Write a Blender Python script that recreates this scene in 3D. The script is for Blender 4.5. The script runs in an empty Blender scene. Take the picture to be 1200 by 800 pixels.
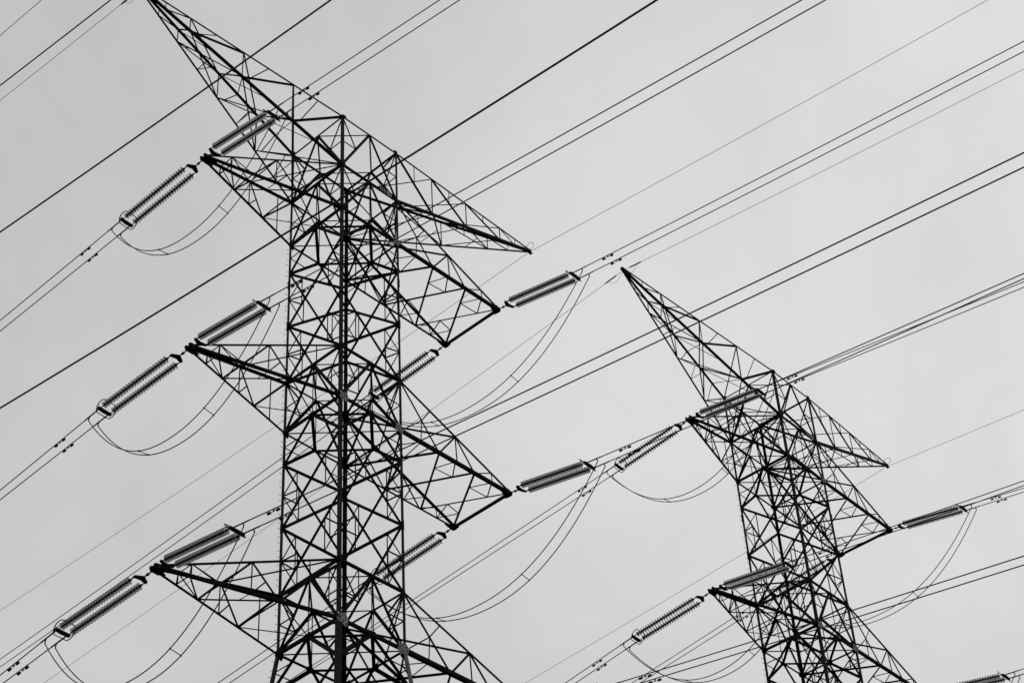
import bpy, math, random
from mathutils import Vector, Matrix
random.seed(7)
R = math.radians
scene = bpy.context.scene
col = scene.collection

# ------------------------------------------------------------------ camera
EYE = Vector((0, 0, 1.6))
F = 2307.867
RT = Vector((0.99777213, 0.0434328, -0.05063951)).normalized()
UP = Vector((0.06671408, -0.6495786, 0.75736179)).normalized()
FW = Vector((0.0, 0.75905285, 0.65102901)).normalized()
cam_data = bpy.data.cameras.new('camera')
cam = bpy.data.objects.new('camera', cam_data); col.objects.link(cam)
cam.matrix_world = Matrix(((RT.x, UP.x, -FW.x, EYE.x), (RT.y, UP.y, -FW.y, EYE.y), (RT.z, UP.z, -FW.z, EYE.z), (0, 0, 0, 1)))
cam_data.sensor_width = 36.0
cam_data.lens = F / 1200 * 36
cam_data.clip_start = 0.1; cam_data.clip_end = 6000
scene.camera = cam

def ray(u, v): return ((u - 600) / F * RT - (v - 400) / F * UP + FW).normalized()

# ------------------------------------------------------------------ sky, sun, exposure
SUN_DIR = ray(1040, 310)
el = math.asin(SUN_DIR.z); az = math.atan2(SUN_DIR.x, SUN_DIR.y)
w = bpy.data.worlds.new('World'); scene.world = w; w.use_nodes = True
nt = w.node_tree; N = nt.nodes; Lk = nt.links
for n in list(N): N.remove(n)
out = N.new('ShaderNodeOutputWorld'); bg = N.new('ShaderNodeBackground'); bg.inputs['Strength'].default_value = 0.1
sky = N.new('ShaderNodeTexSky'); sky.sky_type = 'NISHITA'; sky.sun_disc = False
sky.sun_elevation = el; sky.sun_rotation = az
bw = N.new('ShaderNodeRGBToBW'); Lk.new(sky.outputs[0], bw.inputs[0])
tc = N.new('ShaderNodeTexCoord')
nrm = N.new('ShaderNodeVectorMath'); nrm.operation = 'NORMALIZE'; Lk.new(tc.outputs['Generated'], nrm.inputs[0])
def M(op, a, b=None, c=None):
    m = N.new('ShaderNodeMath'); m.operation = op
    for i, q in enumerate((a, b, c)):
        if q is None: continue
        if isinstance(q, (int, float)): m.inputs[i].default_value = q
        else: Lk.new(q, m.inputs[i])
    return m.outputs[0]
def noise(scale, detail, rough, dist=0.0):
    n = N.new('ShaderNodeTexNoise'); n.inputs['Scale'].default_value = scale; n.inputs['Detail'].default_value = detail
    n.inputs['Roughness'].default_value = rough; n.inputs['Distortion'].default_value = dist
    Lk.new(nrm.outputs[0], n.inputs['Vector']); return n.outputs[0]
dot = N.new('ShaderNodeVectorMath'); dot.operation = 'DOT_PRODUCT'
Lk.new(nrm.outputs[0], dot.inputs[0]); dot.inputs[1].default_value = SUN_DIR
# thin bright patch of the overcast round the hidden sun, even cloud elsewhere
mr = N.new('ShaderNodeMapRange'); mr.interpolation_type = 'SMOOTHSTEP'
Lk.new(dot.outputs['Value'], mr.inputs[0])
mr.inputs[1].default_value = math.cos(R(19.5)); mr.inputs[2].default_value = 1.0
mr.inputs[3].default_value = 5.55; mr.inputs[4].default_value = 6.95
n1 = noise(4.2, 5, 0.55, 0.5); n2 = noise(13, 7, 0.62, 0.3)
cl = M('MULTIPLY', mr.outputs[0], M('ADD', M('MULTIPLY', n1, 0.42), 0.79))
cl = M('MULTIPLY', cl, M('ADD', M('MULTIPLY', n2, 0.12), 0.94))
tot = M('ADD', cl, M('MULTIPLY', bw.outputs[0], 0.02))
Lk.new(tot, bg.inputs['Color']); Lk.new(bg.outputs[0], out.inputs['Surface'])

sd = bpy.data.lights.new('sun', 'SUN'); sd.energy = 0.6; sd.angle = R(15); sd.color = (1, 1, 1)
so = bpy.data.objects.new('sun', sd); col.objects.link(so)
so.rotation_euler = (-SUN_DIR).to_track_quat('-Z', 'Y').to_euler(); so.location = (0, 0, 150)
vs = scene.view_settings
vs.view_transform = 'Standard'; vs.look = 'None'; vs.exposure = 0; vs.gamma = 1; vs.use_curve_mapping = False

# ------------------------------------------------------------------ materials
def mat(name, c0, c1, rough=0.6, scale=3.0, metal=0.0, spec=0.3, bump=0.0):
    m = bpy.data.materials.new(name); m.use_nodes = True
    t = m.node_tree; b = t.nodes['Principled BSDF']
    tx = t.nodes.new('ShaderNodeTexCoord'); n = t.nodes.new('ShaderNodeTexNoise'); n.inputs['Scale'].default_value = scale
    n.inputs['Detail'].default_value = 6
    r = t.nodes.new('ShaderNodeValToRGB'); r.color_ramp.elements[0].position = 0.35; r.color_ramp.elements[1].position = 0.68
    r.color_ramp.elements[0].color = (c0, c0, c0, 1); r.color_ramp.elements[1].color = (c1, c1, c1, 1)
    t.links.new(tx.outputs['Object'], n.inputs['Vector']); t.links.new(n.outputs[0], r.inputs[0]); t.links.new(r.outputs[0], b.inputs['Base Color'])
    b.inputs['Roughness'].default_value = rough; b.inputs['Metallic'].default_value = metal
    b.inputs['Specular IOR Level'].default_value = spec
    if bump:
        bp = t.nodes.new('ShaderNodeBump'); bp.inputs['Strength'].default_value = bump
        t.links.new(n.outputs[0], bp.inputs['Height']); t.links.new(bp.outputs[0], b.inputs['Normal'])
    return m
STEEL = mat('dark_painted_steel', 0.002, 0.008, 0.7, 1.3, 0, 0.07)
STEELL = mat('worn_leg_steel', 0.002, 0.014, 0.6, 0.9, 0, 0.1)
PLATE = mat('galvanised_plate', 0.05, 0.42, 0.6, 11.0, 0, 0.3)
CABLE = mat('weathered_conductor', 0.008, 0.02, 0.6, 2.0, 0.0, 0.2)
FIT = mat('forged_fitting', 0.005, 0.015, 0.6, 6.0, 0, .15)
GALV = mat('galvanised_leg', 0.04, 0.16, 0.55, 4.0)
SIGN = mat('plate_paint', 0.10, 0.20, 0.5, 8.0)
SIGNW = mat('plate_paint_light', 0.28, 0.4, 0.5, 8.0)
GRASS = mat('dull_grass', 0.04, 0.08, 0.95, 0.6, 0, 0.1, 0.4)
GLASS = bpy.data.materials.new('insulator_glass'); GLASS.use_nodes = True
t = GLASS.node_tree; t.nodes.remove(t.nodes['Principled BSDF']); o_ = t.nodes['Material Output']
tr = t.nodes.new('ShaderNodeBsdfTransparent'); tr.inputs[0].default_value = (0.5, 0.5, 0.5, 1)
tl = t.nodes.new('ShaderNodeBsdfTranslucent'); tl.inputs[0].default_value = (0.2, 0.2, 0.2, 1)
gl = t.nodes.new('ShaderNodeBsdfGlossy'); gl.inputs[0].default_value = (0.35, 0.35, 0.35, 1); gl.inputs['Roughness'].default_value = 0.4
fr = t.nodes.new('ShaderNodeFresnel'); fr.inputs[0].default_value = 1.5
nz = t.nodes.new('ShaderNodeTexNoise'); nz.inputs['Scale'].default_value = 9
mp = t.nodes.new('ShaderNodeMapRange'); mp.inputs[3].default_value = 0.45; mp.inputs[4].default_value = 0.7
m1 = t.nodes.new('ShaderNodeMixShader'); m2 = t.nodes.new('ShaderNodeMixShader')
t.links.new(nz.outputs[0], mp.inputs[0]); t.links.new(mp.outputs[0], m1.inputs[0])
t.links.new(tr.outputs[0], m1.inputs[1]); t.links.new(tl.outputs[0], m1.inputs[2])
t.links.new(fr.outputs[0], m2.inputs[0]); t.links.new(m1.outputs[0], m2.inputs[1]); t.links.new(gl.outputs[0], m2.inputs[2])
t.links.new(m2.outputs[0], o_.inputs['Surface'])

# ------------------------------------------------------------------ mesh helpers
MIRROR = False
class MB:
    def __init__(s): s.v = []; s.f = []
    def prism(s, p, q, prof, a, b):
        n0 = len(s.v); k = len(prof)
        for P in (p, q):
            for (x, y) in prof: s.v.append(P + a * x + b * y)
        for i in range(k):
            j = (i + 1) % k; s.f.append((n0 + i, n0 + j, n0 + k + j, n0 + k + i))
        s.f.append(tuple(n0 + i for i in reversed(range(k)))); s.f.append(tuple(n0 + k + i for i in range(k)))
    def angle(s, p, q, wd, ref=None, th=None):
        """steel L-angle from p to q; the corner of the L points along ref"""
        p = Vector(p); q = Vector(q); d = (q - p)
        wd = wd * (1.32 if wd < .1 else 1.12 if wd < .125 else .94)
        if d.length < 1e-4: return
        d.normalize()
        ref = Vector(ref) if ref is not None else Vector((0.3, 0.7, 0.5))
        a = ref - d * ref.dot(d)
        if a.length < 1e-3: a = d.orthogonal()
        a.normalize(); b = d.cross(a).normalized()
        c = math.sqrt(.5); e1 = (-a + b) * c; e2 = (-a - b) * c
        t = th or max(0.012, wd * 0.11)
        o = a * (wd * 0.35 + random.uniform(-0.002, 0.002))
        s.prism(p + o, q + o, [(0, 0), (wd, 0), (wd, t), (t, t), (t, wd), (0, wd)], e1, e2)
    def box(s, c, ax, ay, az_):
        n0 = len(s.v)
        for i in (-1, 1):
            for j in (-1, 1):
                for k in (-1, 1): s.v.append(c + ax * i + ay * j + az_ * k)
        for f in ((0, 1, 3, 2), (4, 6, 7, 5), (0, 4, 5, 1), (2, 3, 7, 6), (0, 2, 6, 4), (1, 5, 7, 3)): s.f.append(tuple(n0 + i for i in f))
    def tube(s, pts, r, k=6, closed=False):
        pts = [Vector(p) for p in pts]; n = len(pts); n0 = len(s.v)
        prev = None
        for i, p in enumerate(pts):
            d = (pts[(i + 1) % n] - pts[i - 1]) if closed else (pts[min(i + 1, n - 1)] - pts[max(i - 1, 0)])
            d.normalize()
            a = d.orthogonal() if prev is None else prev - d * prev.dot(d)
            a.normalize(); prev = a; b = d.cross(a)
            rr = r[i] if isinstance(r, (list, tuple)) else r
            for j in range(k):
                th = 2 * math.pi * j / k; s.v.append(p + (a * math.cos(th) + b * math.sin(th)) * rr)
        for i in range(n if closed else n - 1):
            i2 = (i + 1) % n
            for j in range(k):
                j2 = (j + 1) % k; s.f.append((n0 + i * k + j, n0 + i * k + j2, n0 + i2 * k + j2, n0 + i2 * k + j))
        if not closed:
            s.f.append(tuple(n0 + j for j in reversed(range(k)))); s.f.append(tuple(n0 + (n - 1) * k + j for j in range(k)))
    def plate(s, pts, nrm_, th):
        """flat polygon plate"""
        n0 = len(s.v); k = len(pts); h = Vector(nrm_).normalized() * th / 2
        for sg in (-1, 1):
            for p in pts: s.v.append(Vector(p) + h * sg)
        s.f.append(tuple(n0 + i for i in reversed(range(k)))); s.f.append(tuple(n0 + k + i for i in range(k)))
        for i in range(k):
            j = (i + 1) % k; s.f.append((n0 + i, n0 + j, n0 + k + j, n0 + k + i))
    def mesh(s, name, m, smooth=False):
        # the tower tables use a left-handed frame (+Y towards the camera side): flip it into Blender's
        vs_ = [(v[0], -v[1], v[2]) for v in s.v] if MIRROR else [tuple(v) for v in s.v]
        fs_ = [tuple(reversed(f)) for f in s.f] if MIRROR else s.f
        me = bpy.data.meshes.new(name); me.from_pydata(vs_, [], fs_); me.materials.append(m)
        if smooth:
            for p in me.polygons: p.use_smooth = True
        me.update(); return me
    def build(s, name, m, parent=None, smooth=False):
        o = bpy.data.objects.new(name, s.mesh(name, m, smooth)); col.objects.link(o)
        if parent: o.parent = parent
        return o
def tag(o, label, cat, group=None):
    o['label'] = label; o['category'] = cat
    if group: o['group'] = group
    return o
def empty(name, loc=(0, 0, 0), rz=0):
    o = bpy.data.objects.new(name, None); col.objects.link(o); o.location = loc; o.rotation_euler = (0, 0, rz); o.empty_display_size = 0.5
    return o
def lerp(a, b, t): return a + (b - a) * t
def V(*a): return Vector(a)

# ------------------------------------------------------------------ ground
T1 = V(-8.5127, 75.295, 0.0); ROT1 = 0.852905
T2 = V(16.5539, 102.2253, 2.3098); ROT2 = 0.882596
def ground_z(x, y):
    def s(t): t = max(0, min(1, t)); return t * t * (3 - 2 * t)
    return 2.31 * s((y - 80) / 14) * s((x + 2) / 10) + (0 if y < 160 else s((y - 160) / 900) * 6) - 0.15
g = MB()
xs = [-3000, -1500, -700, -300, -150] + [i * 5 for i in range(-20, 21)] + [150, 300, 700, 1500, 3000]
ys = [-3000, -1500, -700, -300, -100] + [i * 5 for i in range(-6, 36)] + [250, 400, 700, 1100, 1800, 3000]
for y in ys:
    for x in xs: g.v.append(V(x, y, ground_z(x, y) + (random.uniform(-.06, .06) if abs(x) <= 100 and abs(y - 50) < 100 else 0)))
nx = len(xs)
for j in range(len(ys) - 1):
    for i in range(nx - 1): g.f.append((j * nx + i, j * nx + i + 1, (j + 1) * nx + i + 1, (j + 1) * nx + i))
go = g.build('ground', GRASS, smooth=True); go['kind'] = 'structure'

# ------------------------------------------------------------------ tower data (local: -X = arms with pointed ends, +Y = span over the camera)
O = 1.6
Z = {k: v + O for k, v in dict(t=78.93, u1=75.24, l1=72.06, a1=70.03, b1=66.4, u2=62.66, l2=59.52, a2=57.57, b2=53.87, u3=50.13, l3=47.04).items()}
CS = {'N': (-1, 1), 'L': (-1, -1), 'R': (1, 1), 'F': (1, -1)}
def hw(z):
    return 2.0 if z >= Z['l3'] else 2.0 + 0.115 * (Z['l3'] - z)
def P(c, z):
    if isinstance(z, str): z = Z[z]
    h = hw(z); return V(CS[c][0] * h, CS[c][1] * h, z)
def outw(c): return V(CS[c][0], CS[c][1], 0)
def mid(a, b): return (a + b) / 2
TIPL = {1: V(-9.357, -.155, 72.095 + O), 2: V(-9.364, -.224, 59.62 + O), 3: V(-10.281, -.258, 47.01 + O)}
TIPR = {1: (V(9.606, 2.034, 72.01 + O), V(9.606, -2.05, 72.01 + O)), 2: (V(9.654, 2.015, 59.52 + O), V(9.654, -2.015, 59.52 + O)), 3: (V(10.45, 2.015, 47.04 + O), V(10.45, -2.015, 47.04 + O))}
PEAKL = V(-13.984, -.503, 81.745 + O); PEAKR = V(14.907, .099, 81.219 + O)
FACES = [('N', 'L'), ('N', 'R'), ('L', 'F'), ('R', 'F')]

def fnorm(a, b):
    return (outw(a) + outw(b)).normalized()

BOLT = MB(); BOLT.tube([V(0, 0, 0), V(.12, 0, 0)], .011, 6); BOLT.tube([V(.12, 0, 0), V(.135, 0, 0)], .02, 6)
BOLT_MESH = BOLT.mesh('step_bolt', STEEL)

def gusset(c, size, n, parent, m, sx=1.0, off=0.03, bolts=True):
    """vertical plate with bolt heads, lying against a face whose outward normal is n"""
    n = n.normalized(); h = V(-n.y, n.x, 0); up = V(0, 0, 1); g = MB(); s = size
    cc = c + n * off
    pts = [(-.5, -.3), (-.3, -.6), (.05, -.42), (.35, -.58), (.6, -.15), (.42, .12), (.55, .5), (.1, .45), (-.28, .62), (-.6, .2)]
    g.plate([cc + h * (x * s * sx) + up * (y * s) for x, y in pts], n, .016)
    g2 = g.build('gusset_plate', m, parent)
    if bolts:
        for i in range(9):
            b = MB()
            x = ((i % 3) - 1) * .28; y = ((i // 3) - 1) * .3 + (.06 if i % 2 else -.04)
            q = cc + h * (x * s * sx) + up * (y * s)
            b.tube([q, q + n * .03], .026, 6)
            b.build('bolt_head', STEEL, g2)
    return g2

def make_tower(name, base, rot, label):
    T = empty(name, base, rot)
    tag(T, label, 'pylon', 'double circuit lattice pylons')
    # legs
    for c in 'NLRF':
        g = MB(); zs = [-0.4, Z['l3'], Z['t']]
        if c != 'R': g.angle(P(c, zs[0]), P(c, Z['l3']), .24, outw(c), .026)
        g.angle(P(c, Z['l3']), P(c, 'u2'), .17, outw(c), .02)
        g.angle(P(c, 'u2'), P(c, Z['t'] + .08), .15, outw(c), .018)
        # splice plates along the leg
        for z in (Z['b2'], Z['b1'], Z['a1'] - .8) + ((Z['l3'] - 6, Z['l3'] - 18) if c != 'R' else ()):
            q = P(c, z); n = outw(c).normalized(); h = V(-n.y, n.x, 0)
            for sg in (-1, 1):
                d = (n * .707 + h * .707 * sg)
                g.box(q + n * .03 + h * sg * .05, d * .012, V(-d.y, d.x, 0) * .05, V(0, 0, .26))
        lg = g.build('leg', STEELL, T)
        if c == 'R':
            h_ = MB(); h_.angle(P(c, zs[0]), P(c, Z['l3'] - .15), .24, outw(c), .026); h_.build('lower_leg', GALV, lg)
        fb = MB(); q = P(c, 0.0); fb.box(q + V(0, 0, -.1), V(.7, 0, 0), V(0, .7, 0), V(0, 0, .45)); fb.build('footing', SIGN, lg)
        if c == 'L':
            z = Z['l3'] - 8; i = 0
            while z < Z['l3'] + 27 and i < 90:
                o = bpy.data.objects.new('step_bolt', BOLT_MESH); col.objects.link(o); o.parent = lg
                q = P('L', z); o.location = (q.x - .05, -q.y + .05, q.z)
                o.rotation_euler = (0, R(-8), R(180) if i % 2 else R(90))
                z += .4; i += 1
    # faces
    for (a, b) in FACES:
        g = MB(); n = fnorm(a, b); inn = -n
        key = a + b
        hv = {'NL': .13, 'NR': .085, 'LF': .085, 'RF': .13}[key]; lt = {'NL': .08, 'NR': .085, 'LF': .085, 'RF': .08}[key]
        # horizontal members
        for lev, wd in (('t', .06), ('u1', .10), ('l1', .13), ('u2', .10), ('l2', .13), ('u3', .11), ('l3', .15)):
            if lev == 't' : 
                g.angle(P(a, lev), P(b, lev), .07, n + V(0, 0, 1))
            else: g.angle(P(a, lev), P(b, lev), wd, n + V(0, 0, -1))
        def kpanel(top, bot, wd, rd=.045):
            m_ = mid(P(a, top), P(b, top))
            for c, o_c in ((a, b), (b, a)):
                q = P(c, bot); g.angle(m_, q, wd, n)
                dm = lerp(m_, q, .5); lm = lerp(P(c, top), q, .5)
                g.angle(dm, lm, rd, n); g.angle(dm, P(c, top), rd * 1.15, n)
        kpanel('t', 'u1', .085); kpanel('u1', 'l1', .10)
        kpanel('u2', 'l2', .11); kpanel('u3', 'l3', .13, .05)
        def kdown(top, bot, wd):
            m_ = mid(P(a, top), P(b, top))
            for c in (a, b):
                q = P(c, bot); g.angle(m_, q, wd, n)
                g.angle(lerp(m_, q, .45), P(c, top) * .55 + q * .45, .04, n)
        for i in '123': g.angle(mid(P(a, 'u' + i), P(b, 'u' + i)), mid(P(a, 'l' + i), P(b, 'l' + i)), .035, n)
        kdown('l1', 'a1', .09); kdown('l2', 'a2', .09); kdown('l3', Z['l3'] - 2.1, .15)
        def xpanel(top, bot, w1, w2, rd=.042):
            A0, A1, B0, B1 = P(a, top), P(a, bot), P(b, top), P(b, bot)
            # heavy diagonal: upper a -> lower b
            g.angle(A0, B1, w1, n); g.angle(B0, A1, w2, inn)
            for (c0, c1, e0, e1) in ((A0, A1, B0, B1), (B0, B1, A0, A1)):
                up_ = lerp(c0, e1, .25); dn = lerp(c1, e0, .25); lm = mid(c0, c1)
                g.angle(up_, dn, rd, n); g.angle(lm, up_, rd, n); g.angle(lm, dn, rd, n)
        W1 = hv; W2 = lt
        if key == 'RF': order = True
        xp = [('a1', 'b1'), ('b1', 'u2'), ('a2', 'b2'), ('b2', 'u3')]
        zz = [Z['l3'] - 2.1, Z['l3'] - 6.5, Z['l3'] - 12, Z['l3'] - 18.5, Z['l3'] - 26, Z['l3'] - 35, 0.2]
        xp += list(zip(zz[:-1], zz[1:]))
        for (t0, b0) in xp: xpanel(t0, b0, W1, W2)
        for z in zz[2::2][:-1]: g.angle(P(a, z), P(b, z), .09, n)
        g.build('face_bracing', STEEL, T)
    # diaphragms
    for lev in ('t', 'u1', 'l1', 'u2', 'l2', 'u3', 'l3'):
        g = MB(); mm = {k[0] + k[1]: mid(P(k[0], lev), P(k[1], lev)) for k in FACES}
        wd = .045 if lev[0] in 'tu' else .09
        for p, q in (('NL', 'NR'), ('NR', 'RF'), ('RF', 'LF'), ('LF', 'NL')): g.angle(mm[p], mm[q], wd, V(0, 0, 1))
        if lev[0] == 'l':
            for p, q in (('NL', 'NR'), ('NR', 'RF'), ('RF', 'LF'), ('LF', 'NL')):
                c = [k for k in p if k in q][0]
                g.angle(mid(mm[p], mm[q]), P(c, lev), .05, V(0, 0, 1))
            g.angle(P('L', lev), P('R', lev), .045, V(0, 0, 1))
        g.build('diaphragm', STEEL, T)
    # node gussets
    for k, (lt_, mm_) in enumerate((('l1', .3), ('l2', .34), ('l3', .42))):
        for a, b in FACES:
            gusset(mid(P(a, lt_), P(b, lt_)), mm_ * .72, fnorm(a, b), T, STEEL, 1.6, bolts=False)
            for c in (a, b):
                inward = (mid(P(a, lt_), P(b, lt_)) - P(c, lt_)).normalized()
                light = (a, b) == ('N', 'R') and (c == 'R' or lt_ != 'l1')
                gusset(P(c, lt_) + inward * (.17 if light else .12), mm_ * (1.4 if light else .95), fnorm(a, b), T, PLATE if light else STEEL, 1.0, .07 if light else .05, bolts=light)
    for lt_ in ('u1', 'u2', 'u3', 't'):
        for a, b in FACES:
            for c in (a, b):
                inward = (mid(P(a, lt_), P(b, lt_)) - P(c, lt_)).normalized()
                gusset(P(c, lt_) + inward * .09, .24, fnorm(a, b), T, STEEL, 1.0, .05, bolts=False)

    # pointed arms (-X)
    def bar_list(g, lst):
        for p, q, wd, ref in lst: g.angle(p, q, wd, ref)
    for i in (1, 2, 3):
        u, l = 'u%d' % i, 'l%d' % i; tip = TIPL[i]; s = {1: .94, 2: .97, 3: 1.08}[i]
        NB, LB, NU, LU = P('N', l), P('L', l), P('N', u), P('L', u)
        tn = tip + V(.15, .16, 0); tl_ = tip + V(.15, -.16, 0); tnu = tn + V(0, 0, .14); tlu = tl_ + V(0, 0, .14)
        c = {'NB': (tn, NB), 'LB': (tl_, LB), 'NU': (tnu, NU), 'LU': (tlu, LU)}
        def q(k, t): return lerp(c[k][0], c[k][1], t)
        g = MB(); yN, yL, dn, up_ = V(0, 1, 0), V(0, -1, 0), V(0, 0, -1), V(0, 0, 1)
        for B, U, y in (('NB', 'NU', yN), ('LB', 'LU', yL)):
            bar_list(g, [(q(B, .33), q(U, .5), .05 * s, y), (q(U, .5), q(B, .66), .06 * s, y), (q(B, .66), q(U, 1), .06 * s, y),
                         (q(U, .17), q(B, .33), .04 * s, y), (q(B, .16), q(U, .17), .04, y), (q(U, .5), q(B, .5), .04, y),
                         (q(U, .83), q(B, .83), .04, y), (q(B, .83), lerp(q(B, .66), q(U, 1), .5), .035, y), (q(U, .17), q(B, .17) , .03, y),
                         (lerp(q(U, .5), q(B, .66), .5), q(B, .5), .035, y)])
        bar_list(g, [(q('LB', .33), q('NB', .33), .045, dn), (q('LB', .66), q('NB', .66), .05 * s, dn), (q('LB', .33), q('NB', .66), .05 * s, dn),
                     (q('LB', .66), mid(NB, LB), .035, dn), (q('NB', .66), mid(NB, LB), .035, dn), (q('NB', .16), q('LB', .33), .04, dn), (q('LB', .16), q('NB', .16), .04, dn),
                     (q('NB', .5), lerp(q('LB', .33), q('NB', .66), .5), .03, dn),
                     (q('LU', .5), q('NU', 1), .05 * s, up_), (q('LU', .5), q('NU', .17), .035, up_), (q('NU', .5), q('LU', .5), .04, up_),
                     (q('LU', .17), q('NU', .17), .035, up_)])
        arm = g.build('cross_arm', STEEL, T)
        for k, wd, rf in (('NB', .145 * s, V(0, 1, -1)), ('LB', .13 * s, V(0, -1, -1)), ('NU', .08 * s, V(0, 1, 1)), ('LU', .12 * s, V(0, -1, 1))):
            h = MB(); h.angle(c[k][0], c[k][1], wd, rf); h.build('chord', STEEL, arm)
        h = MB()
        for y in (-.14, .14):
            h.plate([tip + V(-.17, y, -.05), tip + V(-.08, y, -.13), tip + V(.35, y, -.13), tip + V(.7, y, 0), tip + V(.4, y, .2), tip + V(-.05, y, .17), tip + V(-.17, y, .08)], V(0, 1, 0), .03)
        h.box(tip + V(.05, 0, 0), V(.1, 0, 0), V(0, .19, 0), V(0, 0, .07))
        h.plate([tip + V(-.14, -.17, -.12), tip + V(.35, -.2, -.12), tip + V(.35, .2, -.12), tip + V(-.14, .17, -.12)], V(0, 0, 1), .025)
        h.build('tip_plate', STEEL, arm)
    # wide arms (+X)
    for i in (1, 2, 3):
        u, l = 'u%d' % i, 'l%d' % i; tn, tf = TIPR[i]; s = {1: 1, 2: 1.05, 3: 1.25}[i]
        c = {'RB': (P('R', l), tn), 'FB': (P('F', l), tf), 'RU': (P('R', u), tn + V(0, 0, .12)), 'FU': (P('F', u), tf + V(0, 0, .12))}
        def q(k, t): return lerp(c[k][0], c[k][1], t)
        yN, yF, dn, up_ = V(0, 1, 0), V(0, -1, 0), V(0, 0, -1), V(0, 0, 1)
        g = MB()
        for B, U, y in (('RB', 'RU', yN), ('FB', 'FU', yF)):
            bar_list(g, [(q(U, 0), q(B, .345), .055 * s, y), (q(B, .345), q(U, .5), .05 * s, y), (q(U, .5), q(B, .67), .055 * s, y), (q(B, .67), q(U, .83), .035, y),
                         (q(U, .5), q(B, .51), .05, y), (q(U, .83), q(B, .84), .035, y), (lerp(q(U, 0), q(B, .345), .55), q(B, .18), .04, y),
                         (lerp(q(U, 0), q(B, .345), .55), q(U, .27), .035, y), (lerp(q(U, 0), q(B, .345), .55), q(B, .0), .035, y)])
        d1 = (q('FB', 0), q('RB', .345)); d2 = (q('FB', .37), q('RB', .67)); d3 = (q('FB', .69), q('RB', 1))
        e1 = (q('RB', .345), q('FB', .69)); e2 = (q('RB', .67), q('FB', 1)); e0 = (q('RB', 0), q('FB', .37))
        bar_list(g, [(*d1, .09 * s, dn), (*d2, .075 * s, dn), (*d3, .05, dn), (*e1, .06, dn), (*e2, .065, dn), (*e0, .05, dn)])
        for (A, B_, C_) in ((q('RB', .49), lerp(*e1, .27), lerp(*d2, .75)), (q('RB', .83), lerp(*e2, .26), lerp(*d3, .75)), (q('RB', .18), lerp(*e0, .24), lerp(*d1, .62)),
                            (q('FB', .53), lerp(*e1, .78), lerp(*d2, .3)), (q('FB', .84), lerp(*e2, .74), lerp(*d3, .3))):
            bar_list(g, [(A, B_, .038, dn), (B_, C_, .038, dn), (A, C_, .038, dn)])
        bar_list(g, [(q('FU', 0), q('RU', .5), .08, up_), (q('RU', 0), q('FU', .3), .04, up_)])
        arm = g.build('cross_arm', STEEL, T)
        for k, wd, rf in (('RB', .17 * s, V(0, 1, -1)), ('FB', .12 * s, V(0, -1, -1)), ('RU', .085 * s, V(0, 1, 1)), ('FU', .10 * s, V(0, -1, 1))):
            h = MB(); h.angle(c[k][0], c[k][1], wd, rf); h.build('chord', STEEL, arm)
        h = MB(); h.box(mid(tn, tf), V(.06, 0, 0), V(0, (tn - tf).length / 2 + .06, 0), V(0, 0, .07)); h.build('end_beam', STEEL, arm)
        for tt, sg in ((tn, 1), (tf, -1)):
            h = MB()
            h.plate([tt + V(.14, 0, -.1), tt + V(.08, sg * .13, -.1), tt + V(-.2, sg * .1, -.1), tt + V(-.7, 0, -.1), tt + V(-.25, -sg * .2, -.1), tt + V(.08, -sg * .35, -.1)], V(0, 0, 1), .025)
            h.plate([tt + V(.12, sg * .08, -.1), tt + V(.14, sg * .08, .08), tt + V(-.2, sg * .08, .17), tt + V(-.5, sg * .08, .03), tt + V(-.35, sg * .08, -.1)], V(0, 1, 0), .025)
            h.build('tip_plate', STEEL, arm)
    # earth-wire peaks
    for side, tip, (c1, c2) in (('L', PEAKL, ('N', 'L')), ('R', PEAKR, ('R', 'F'))):
        r = 1 if side == 'L' else .8
        o1 = V(0, .07, 0)
        c = {'T1': (tip + o1 + V(0, 0, .05), P(c1, 't')), 'T2': (tip - o1 + V(0, 0, .05), P(c2, 't')), 'B1': (tip + o1 - V(0, 0, .05), P(c1, 'u1')), 'B2': (tip - o1 - V(0, 0, .05), P(c2, 'u1'))}
        def q(k, t): return lerp(c[k][0], c[k][1], t)
        yN, yF, dn, up_ = V(0, 1, 0), V(0, -1, 0), V(0, 0, -1), V(0, 0, 1)
        g = MB(); st = (.24, .5, .75)
        for A, B_, y in (('T1', 'B1', yN), ('T2', 'B2', yF)):
            for k_, t0 in enumerate(st): 
                g.angle(q(A, t0), q(B_, t0), (.04 if k_ < 2 else .06) if side == 'L' else .045, y)
            g.angle(q(A, .12), q(B_, .12), .03, y)
            if side == 'L':
                for t0, t1, w_ in ((.12, .24, .05), (.24, .5, .095), (.5, .75, .105), (.75, 1, .11)): g.angle(q(B_, t0), q(A, t1), w_ if A == 'T1' else .045, y)
                for t0, t1 in ((.24, .5), (.5, .75), (.75, 1)):
                    g.angle(lerp(q(B_, t0), q(A, t1), .16), q(A, (t0 + t1) / 2), .034, y)
                    if A == 'T2': g.angle(q(B_, (t0 + t1) / 2), lerp(q(B_, t0), q(A, t1), .8), .03, y)
            else:
                for t0, t1, w_ in ((.12, .24, .04), (.24, .5, .07), (.5, .75, .085), (.75, 1, .095)): g.angle(q(B_, t0), q(A, t1), w_ if A == 'T1' else .05, y)
                for t0, t1 in ((.24, .5), (.5, .75), (.75, 1)):
                    g.angle(lerp(q(B_, t0), q(A, t1), .5), q(A, (t0 + t1) / 2), .035, y)
        for k_ in st: g.angle(q('T2', k_), q('B1', k_), .05, V(1, 0, 0))
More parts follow.
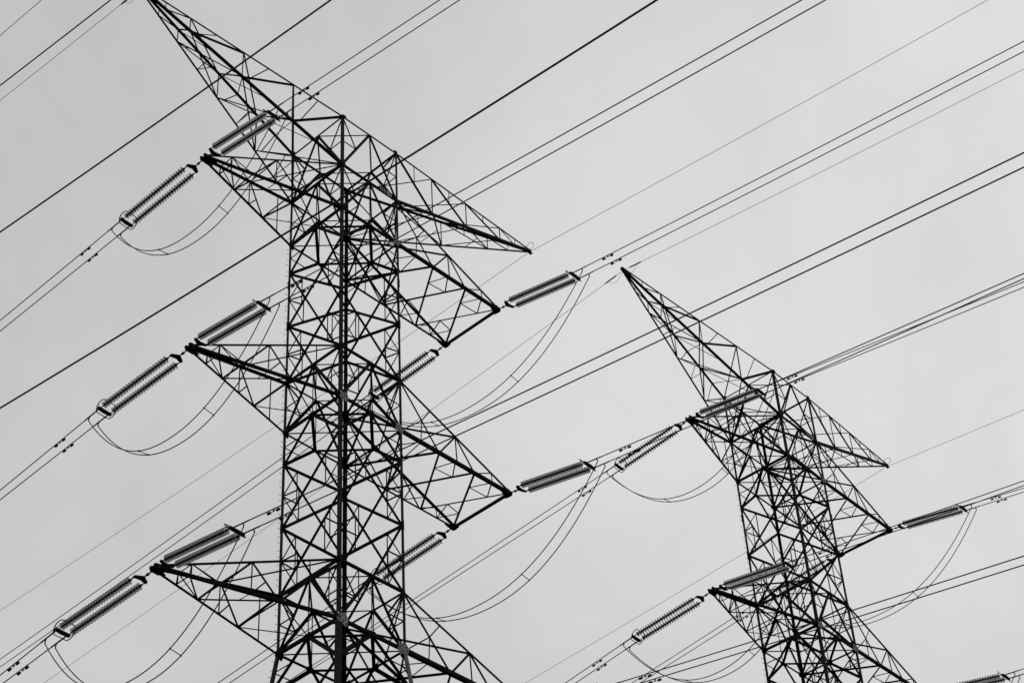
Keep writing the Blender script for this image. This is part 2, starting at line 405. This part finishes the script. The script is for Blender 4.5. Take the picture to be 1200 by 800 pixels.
        for t0, t1 in ((.24, .5), (.5, .75), (.75, 1)):
            g.angle(q('T1', t0), q('T2', t1), .042, up_); g.angle(q('B2', t0), q('B1', t1), .045, dn)
            g.angle(q('B1', t0), q('B2', t1), .04, dn)
            if side == 'L':
                g.angle(q('T2', t0), q('B1', (t0 + t1) / 2), .03, up_); g.angle(q('T2', (t0 + t1) / 2), q('B1', t0), .03, up_)
            g.angle(lerp(q('B2', t0), q('B1', t1), .5), q('B2', (t0 + t1) / 2), .03, dn)
        pk = g.build('earth_wire_peak', STEEL, T)
        for k, wd, rf in (('T1', .07, V(0, 1, 1)), ('T2', .085, V(0, -1, 1)), ('B1', .12, V(0, 1, -1)), ('B2', .085, V(0, -1, -1))):
            h = MB(); h.angle(c[k][0], c[k][1], wd, rf); h.build('chord', STEEL, pk)
        h = MB(); h.plate([tip + V(-.2, 0, -.1), tip + V(.25, -.12, -.1), tip + V(.25, .12, -.1)], V(0, 0, 1), .02)
        h.box(tip, V(.14, 0, 0), V(0, .09, 0), V(0, 0, .1)); h.build('tip_plate', STEEL, pk)
    # number plates hung on the near face, seen from the back
    a0 = mid(P('N', 'u1'), P('R', 'u1')); b0 = P('R', 'u1'); y = V(0, .09, 0)
    fr_ = MB(); fr_.box(lerp(a0, b0, .52) + y + V(0, 0, .02), V(.46, 0, 0), V(0, .008, 0), V(0, 0, .15)); pb = fr_.build('number_plate', SIGN, T)
    for k, (t0, wx) in enumerate(((-.43, .02), (-.30, .02), (-.13, .014), (.10, .02))):
        h = MB(); h.box(lerp(a0, b0, .52) + V(t0, .104, .02), V(wx, 0, 0), V(0, .006, 0), V(0, 0, .17)); h.build('plate_bar', STEEL, pb)
    h = MB(); h.box(lerp(a0, b0, .52) + V(.3, .102, .02), V(.15, 0, 0), V(0, .004, 0), V(0, 0, .17)); h.build('plate_panel', SIGNW, pb)
    h = MB(); h.plate([lerp(a0, b0, .52) + V(.24, .110, -.04), lerp(a0, b0, .52) + V(.40, .110, -.02), lerp(a0, b0, .52) + V(.33, .110, .13)], V(0, 1, 0), .006); h.build('plate_mark', STEEL, pb)
    return T

MIRROR = True
tw1 = make_tower('transmission_tower', T1, ROT1, 'large dark lattice steel pylon standing nearest, filling the left half')
tw2 = make_tower('transmission_tower', T2, ROT2, 'smaller dark lattice steel pylon leaning in at lower right, behind the large one')

MIRROR = False

def frame(base, rot, p):
    c, s_ = math.cos(rot), math.sin(rot); return V(base.x + c * p.x + s_ * p.y, base.y + s_ * p.x - c * p.y, base.z + p.z)
def onplane(S, az_, u, v):
    """point seen at (u, v) in the vertical plane through S that runs along the line's bearing"""
    n = V(math.cos(az_), -math.sin(az_), 0); r = ray(u, v); t_ = (S - EYE).dot(n) / r.dot(n); return EYE + r * t_
AZF, AZN = R(-53), R(129)
def hdir(a): return V(math.sin(a), math.cos(a), 0)

# ------------------------------------------------------------------ insulator sets
LEN = 5.7; SEP = .29; ND = 24; S0, S1 = 1.12, 5.22
dm = MB(); k = 14      # one glass disc: bell-shaped shell round the +X axis
prof = [(-.012, .045), (-.01, .10), (-.004, .15), (.006, .178), (.012, .172)]
for (px, pr) in prof:
    for j in range(k): a = 2 * math.pi * j / k; dm.v.append(V(px, pr * math.cos(a), pr * math.sin(a)))
for i in range(len(prof) - 1):
    for j in range(k): j2 = (j + 1) % k; dm.f.append((i * k + j, i * k + j2, (i + 1) * k + j2, (i + 1) * k + j))
DISC = dm.mesh('disc', GLASS, True)
cm = MB()
for sgn in (0,):
    cm.tube([V(S0 - .22, 0, 0), V(S0 - .1, 0, 0), V(S1, 0, 0), V(S1 + .1, 0, 0)], [.03, .05, .05, .03], 8)
    for i in range(ND):
        x_ = S0 + (S1 - S0) * i / (ND - 1)
        cm.tube([V(x_ - .08, 0, 0), V(x_ - .07, 0, 0), V(x_ - .02, 0, 0), V(x_, 0, 0)], [.055, .068, .072, .055], 8)
CORE = cm.mesh('insulator_string', FIT)
ym = MB(); ym.tube([V(-.1, 0, 0), V(.62, 0, 0)], .032, 6); ym.box(V(.3, 0, 0), V(.07, 0, 0), V(0, .045, 0), V(0, 0, .045))
YLINK = ym.mesh('link', FIT)
ym = MB(); ym.plate([V(.50, -.05, 0), V(.50, .05, 0), V(.68, SEP + .07, 0), V(.84, SEP + .07, 0), V(.82, SEP - .03, 0), V(.76, 0, 0), V(.82, -SEP + .03, 0), V(.84, -SEP - .07, 0), V(.68, -SEP - .07, 0)], V(0, 0, 1), .05)
ym.tube([V(.8, SEP, 0), V(.95, SEP, 0)], .02, 6); ym.tube([V(.8, -SEP, 0), V(.95, -SEP, 0)], .02, 6)
YOKE1 = ym.mesh('yoke_plate', FIT)
ym = MB(); ym.plate([V(LEN - .22, -SEP - .1, 0), V(LEN - .22, SEP + .1, 0), V(LEN - .06, SEP + .1, 0), V(LEN - .02, 0, 0), V(LEN - .06, -SEP - .1, 0)], V(0, 0, 1), .07)
ym.box(V(LEN - .14, 0, 0), V(.07, 0, 0), V(0, SEP + .1, 0), V(0, 0, .06))
for y_ in (SEP, -SEP): ym.tube([V(S1 + .05, y_, 0), V(LEN + .05, y_, 0)], .022, 6)
YOKE2 = ym.mesh('yoke_plate', FIT)
def ring_mesh():
    m_ = MB(); pts = []; r = .24
    for i in range(13): a = -math.pi / 2 + math.pi * i / 12; pts.append(V(0, SEP + r * math.cos(a) * .9, r * math.sin(a)))
    for i in range(13): a = math.pi / 2 + math.pi * i / 12; pts.append(V(0, -SEP + r * math.cos(a) * .9, r * math.sin(a)))
    pts = [V(LEN - .27 - 1.1 * p.z, p.y, p.z + .06) for p in pts]
    m_.tube(pts, .024, 6, closed=True)
    m_.tube([V(LEN - .14, -SEP, 0), V(LEN - .27, -SEP - r * .9, .06)], .014, 5); m_.tube([V(LEN - .14, SEP, 0), V(LEN - .27, SEP + r * .9, .06)], .014, 5)
    return m_.mesh('grading_ring', FIT)
RING = ring_mesh()
def child(name, me, parent, loc=(0, 0, 0)):
    o = bpy.data.objects.new(name, me); col.objects.link(o); o.parent = parent; o.location = loc; return o
def insulator_set(A, E, label):
    """A tower end, E line end"""
    d = E - A; L_ = d.length; x_ = d.normalized(); y_ = V(0, 0, 1).cross(x_).normalized(); z_ = x_.cross(y_)
    o = bpy.data.objects.new('insulator_set', None); col.objects.link(o); o.empty_display_size = .3
    tag(o, label, 'insulator', 'twin insulator strings on the pylons')
    m3 = Matrix((x_, y_, z_)).transposed()
    o.rotation_mode = 'QUATERNION'; o.rotation_quaternion = m3.to_quaternion(); o.location = A; o.scale = (L_ / LEN, 1, 1)
    child('link', YLINK, o); child('yoke_plate', YOKE1, o)
    for sy in (SEP, -SEP):
        c_ = child('insulator_string', CORE, o, (0, sy, 0))
        for i in range(ND): child('disc', DISC, c_, (S0 + (S1 - S0) * i / (ND - 1), 0, 0))
    child('yoke_plate', YOKE2, o); child('grading_ring', RING, o)
    return E + y_ * SEP, E - y_ * SEP, x_, y_

# damper: two weights on a short messenger wire under a clamp
dp = MB(); dp.tube([V(-.30, 0, -.12), V(.30, 0, -.12)], .012, 5); dp.box(V(0, 0, -.06), V(.03, 0, 0), V(0, .02, 0), V(0, 0, .07))
for s_ in (-1, 1): dp.tube([V(s_ * .16, 0, -.12), V(s_ * .18, 0, -.12), V(s_ * .34, 0, -.12), V(s_ * .36, 0, -.12)], [.035, .055, .06, .035], 8)
DAMP = dp.mesh('vibration_damper', FIT)
cp = MB(); cp.tube([V(0, 0, 0), V(.9, 0, 0)], .036, 6); cp.tube([V(.55, 0, -.01), V(.62, 0, -.10), V(.64, 0, -.2)], .03, 6)
CLAMP = cp.mesh('dead_end_clamp', FIT)

def orient(o, d):
    x_ = d.normalized(); y_ = V(0, 0, 1).cross(x_).normalized(); z_ = x_.cross(y_)
    o.rotation_mode = 'QUATERNION'; o.rotation_quaternion = Matrix((x_, y_, z_)).transposed().to_quaternion()

def wire(A, az_, target, rad, label, group, cat='power line', length=260, dampers=(1.9,), clamp=True, slope=None, back=0, curv=.00035, name='conductor'):
    h = hdir(az_)
    if target:
        E = onplane(A, az_, *target); s_ = (E - A).dot(h); a = (E.z - A.z - curv * s_ * s_) / s_
    else: a = slope
    pts = []
    n = 70
    for i in range(n + 1):
        s_ = -back + (length + back) * (i / n) ** 1.3
        z_ = A.z + a * s_ + curv * s_ * s_
        pts.append(V(A.x + h.x * s_, A.y + h.y * s_, max(z_, 6)))
    g_ = MB(); g_.tube(pts, rad, 7); o = g_.build(name, CABLE, None, True)
    tag(o, label, cat, group)
    d = (h + V(0, 0, a))
    for s_ in dampers:
        c_ = child('vibration_damper', DAMP, o, A + d * s_); orient(c_, d)
    if clamp:
        c_ = child('dead_end_clamp', CLAMP, o, A); orient(c_, d)
    return a, d

def jumper(pa, pb, dip, label):
    """pa, pb: the two clamp points (pairs) at each end; two cables with spacers, one hanging loop"""
    o = empty('jumper_loop', (0, 0, 0)); tag(o, label, 'jumper cable', 'hanging jumper loops under the arms')
    lines = []
    for k_ in (0, 1):
        a, b = pa[k_], pb[k_]; pts = []
        for i in range(41):
            t_ = i / 40; u = 2 * t_ - 1
            p = lerp(a, b, t_); p = V(p.x, p.y, p.z - dip * (1 - abs(u) ** 2.15) + (.06 if k_ else -.03) * math.sin(math.pi * t_ * 2))
            pts.append(p)
        lines.append(pts)
        g_ = MB(); g_.tube(pts, .025, 6); g_.build('jumper_cable', CABLE, o, True)
    for i in (13, 27):
        g_ = MB(); g_.tube([lines[0][i], lines[1][i]], .02, 6)
        for q in (lines[0][i], lines[1][i]): g_.box(q, V(.032, 0, 0), V(0, .032, 0), V(0, 0, .032))
        g_.build('spacer', FIT, o)
    return o

TW = {1: (T1, ROT1), 2: (T2, ROT2)}
NMT = {1: 'large pylon', 2: 'smaller pylon'}
LV = {1: 'top', 2: 'middle', 3: 'lowest'}
# (tower, side, level): far yoke pixel, near yoke pixel, far wire targets, near wire targets
SETS = {
 (1, 'l', 1): ((146, 262.5), (322, 134), [(0, 375.5), (0, 388)], [(515.5, 0), (539, 0)]),
 (1, 'l', 2): ((120, 483.5), (311, 357), [(0, 574.2), (0, 585.4)], [(940, 0), (968, 0)]),
 (1, 'l', 3): ((70.5, 742.5), (280, 621), [(0, 790.6), (3.5, 800)], [(1200, 179), (1200, 196)]),
 (1, 'r', 1): (None, (676, 322.5), [(0, 772), (0, 781)], [(1200, 48.5), (1200, 60.5)]),
 (1, 'r', 2): (None, (693, 544.5), [(256.5, 799), (270, 799)], [(1200, 320.3), (1200, 326.3)]),
 (1, 'r', 3): (None, (713, 807), None, [(1200, 651), (1200, 661.5)]),
 (2, 'l', 1): ((723.5, 548), (893, 458), [(485, 701.5), (487, 706)], [(1200, 330), (1200, 336.5)]),
 (2, 'l', 2): ((743.5, 749), (927, 661), [(662, 800), (674, 800)], [(1200, 563), (1200, 568.5)]),
 (2, 'r', 1): (None, (1131, 595), [(740, 800), (751, 799)], [(1200, 571.5), (1200, 576)]),
 (2, 'r', 2): (None, (1181, 792), None, None),
}
for (k_, sd_, lv), (yf, yn, tf_, tn_) in SETS.items():
    base, rot = TW[k_]
    if sd_ == 'l':
        tip = frame(base, rot, TIPL[lv]); An = Af = tip + V(0, 0, -.1)
    else:
        An = frame(base, rot, TIPR[lv][0]); Af = frame(base, rot, TIPR[lv][1])
    where = '%s %s arm, %s' % (LV[lv], 'left' if sd_ == 'l' else 'right', NMT[k_])
    ends = {}
    for key, A, az_, y_, tg in (('f', Af, AZF, yf, tf_), ('n', An, AZN, yn, tn_)):
        h = hdir(az_)
        st = .12
        A2 = A + h * st
        if y_: E = onplane(A, az_, *y_)
        else: E = A + h * 5.55 + V(0, 0, -5.55 * (.13 if key == 'n' else .12))
        wd_ = 'running down left from' if key == 'f' else 'running up right from'
        cat_l = 'twin disc insulator %s %s' % (wd_, where)
        e1, e2, x_, yy = insulator_set(A2, E, cat_l)
        # order the two ends so that the first is the upper/left one in the photo
        xl = frame(base, rot, V(-1, 0, 0)) - frame(base, rot, V(0, 0, 0))
        if (e1 - e2).dot(xl) < 0: e1, e2 = e2, e1
        res_ = []
        for e, tgt, nm in ((e1, tg[0] if tg else None, 'upper'), (e2, tg[1] if tg else None, 'lower')):
            a, d = wire(e, az_, tgt, .026, '%s conductor of pair %s %s' % (nm, wd_, where), 'twin bundle conductors', slope=-.11, dampers=((2.35 if key == 'n' else 2.6) + (0 if nm == 'upper' else .1),), length=300 if key == 'n' else 260)
            res_.append(e + d * .62 + V(0, 0, -.18))
        ends[key] = res_
    jumper(ends['f'], ends['n'], 4.4 if sd_ == 'l' else 4.75, 'looped double jumper cable below %s' % where)

# ------------------------------------------------------------------ earth wires
def shield(k_, side, az_, target, label, slope=None, fit=True):
    base, rot = TW[k_]; A = frame(base, rot, PEAKL if side == 'l' else PEAKR) + V(0, 0, -.12)
    h = hdir(az_)
    if target:
        E = onplane(A, az_, *target); s_ = (E - A).dot(h); a = (E.z - A.z) / s_ - .0003 * s_
    else: a = slope
    d = (h + V(0, 0, a))
    wire(A + d * .15, az_, target, .014, label, 'thin earth wires on the pylon peaks', 'earth wire', dampers=(), clamp=False, slope=a, name='earth_wire', length=300)
    o = [x for x in col.objects if x.name.startswith('earth_wire') and x.get('label') == label][0]
    if fit and side == 'l':
        g_ = MB(); g_.tube([A + d * .5, A + d * .6, A + d * 1.35, A + d * 1.5], [.02, .045, .045, .018], 6); g_.build('dead_end_clamp', FIT, o)
        g_ = MB(); g_.tube([lerp(A, A + d * 1.2, t_ / 8) + V(0, 0, -.5 * math.sin(math.pi * t_ / 8)) for t_ in range(9)], .01, 5); g_.build('bonding_cable', CABLE, o)
    elif fit:
        g_ = MB(); g_.tube([A + V(0, 0, .02) + h * (.28 * math.cos(t_ / 16 * 6.283) + .12) + V(0, 0, .4 + .28 * math.sin(t_ / 16 * 6.283)) for t_ in range(16)], .014, 5, closed=True); g_.build('wire_coil', CABLE, o)
shield(1, 'l', AZF, (0, 118), 'thin earth wire running down left from the left peak of the large pylon')
shield(1, 'l', AZN, None, 'thin earth wire running up right from the left peak of the large pylon', slope=-.11)
shield(1, 'r', AZF, (0, 715), 'thin earth wire running down left from the right peak of the large pylon', fit=False)
shield(1, 'r', AZN, (1158, 0), 'thin earth wire running up right from the right peak of the large pylon')
shield(2, 'l', AZF, (51, 800), 'thin earth wire running down left from the left peak of the smaller pylon')
shield(2, 'l', AZN, (1200, 81), 'thin earth wire running up right from the left peak of the smaller pylon')
shield(2, 'r', AZF, (615, 800), 'thin earth wire running down left from the right peak of the smaller pylon', fit=False)
shield(2, 'r', AZN, (1200, 480), 'thin earth wire running up right from the right peak of the smaller pylon')

# ------------------------------------------------------------------ the nearer line, its own towers out of sight
nrm_ = V(-math.cos(AZF), math.sin(AZF), 0)
for (p0, p1, rad, lb, cat_) in (((0, 42), (49, 0), .017, 'thin earth wire crossing the extreme top left corner of the sky', 'earth wire'),
                          ((0, 100.5), (130, 0), .034, 'thick cable crossing the sky above and left of the large pylon', 'power line'),
                          ((0, 272), (388, 0), .04, 'thick cable crossing the left peak of the large pylon', 'power line'),
                          ((0, 478), (770, 0), .04, 'thick cable crossing the whole body of the large pylon to the top edge', 'power line')):
    S = EYE - nrm_ * 37
    Pa = onplane(S, AZF, *p0); Pb = onplane(S, AZF, *p1)
    h = hdir(AZF); s_ = (Pa - Pb).dot(h); cv = .0005
    a = (Pa.z - Pb.z - cv * s_ * s_) / s_
    pts = []
    for i in range(91):
        q = -150 + 380 * i / 90; pts.append(V(Pb.x + h.x * q, Pb.y + h.y * q, Pb.z + a * q + cv * q * q))
    g_ = MB(); g_.tube(pts, rad, 7); o = g_.build('earth_wire' if cat_ == 'earth wire' else 'conductor', CABLE, None, True)
    tag(o, lb, cat_, 'cables of the nearer line')
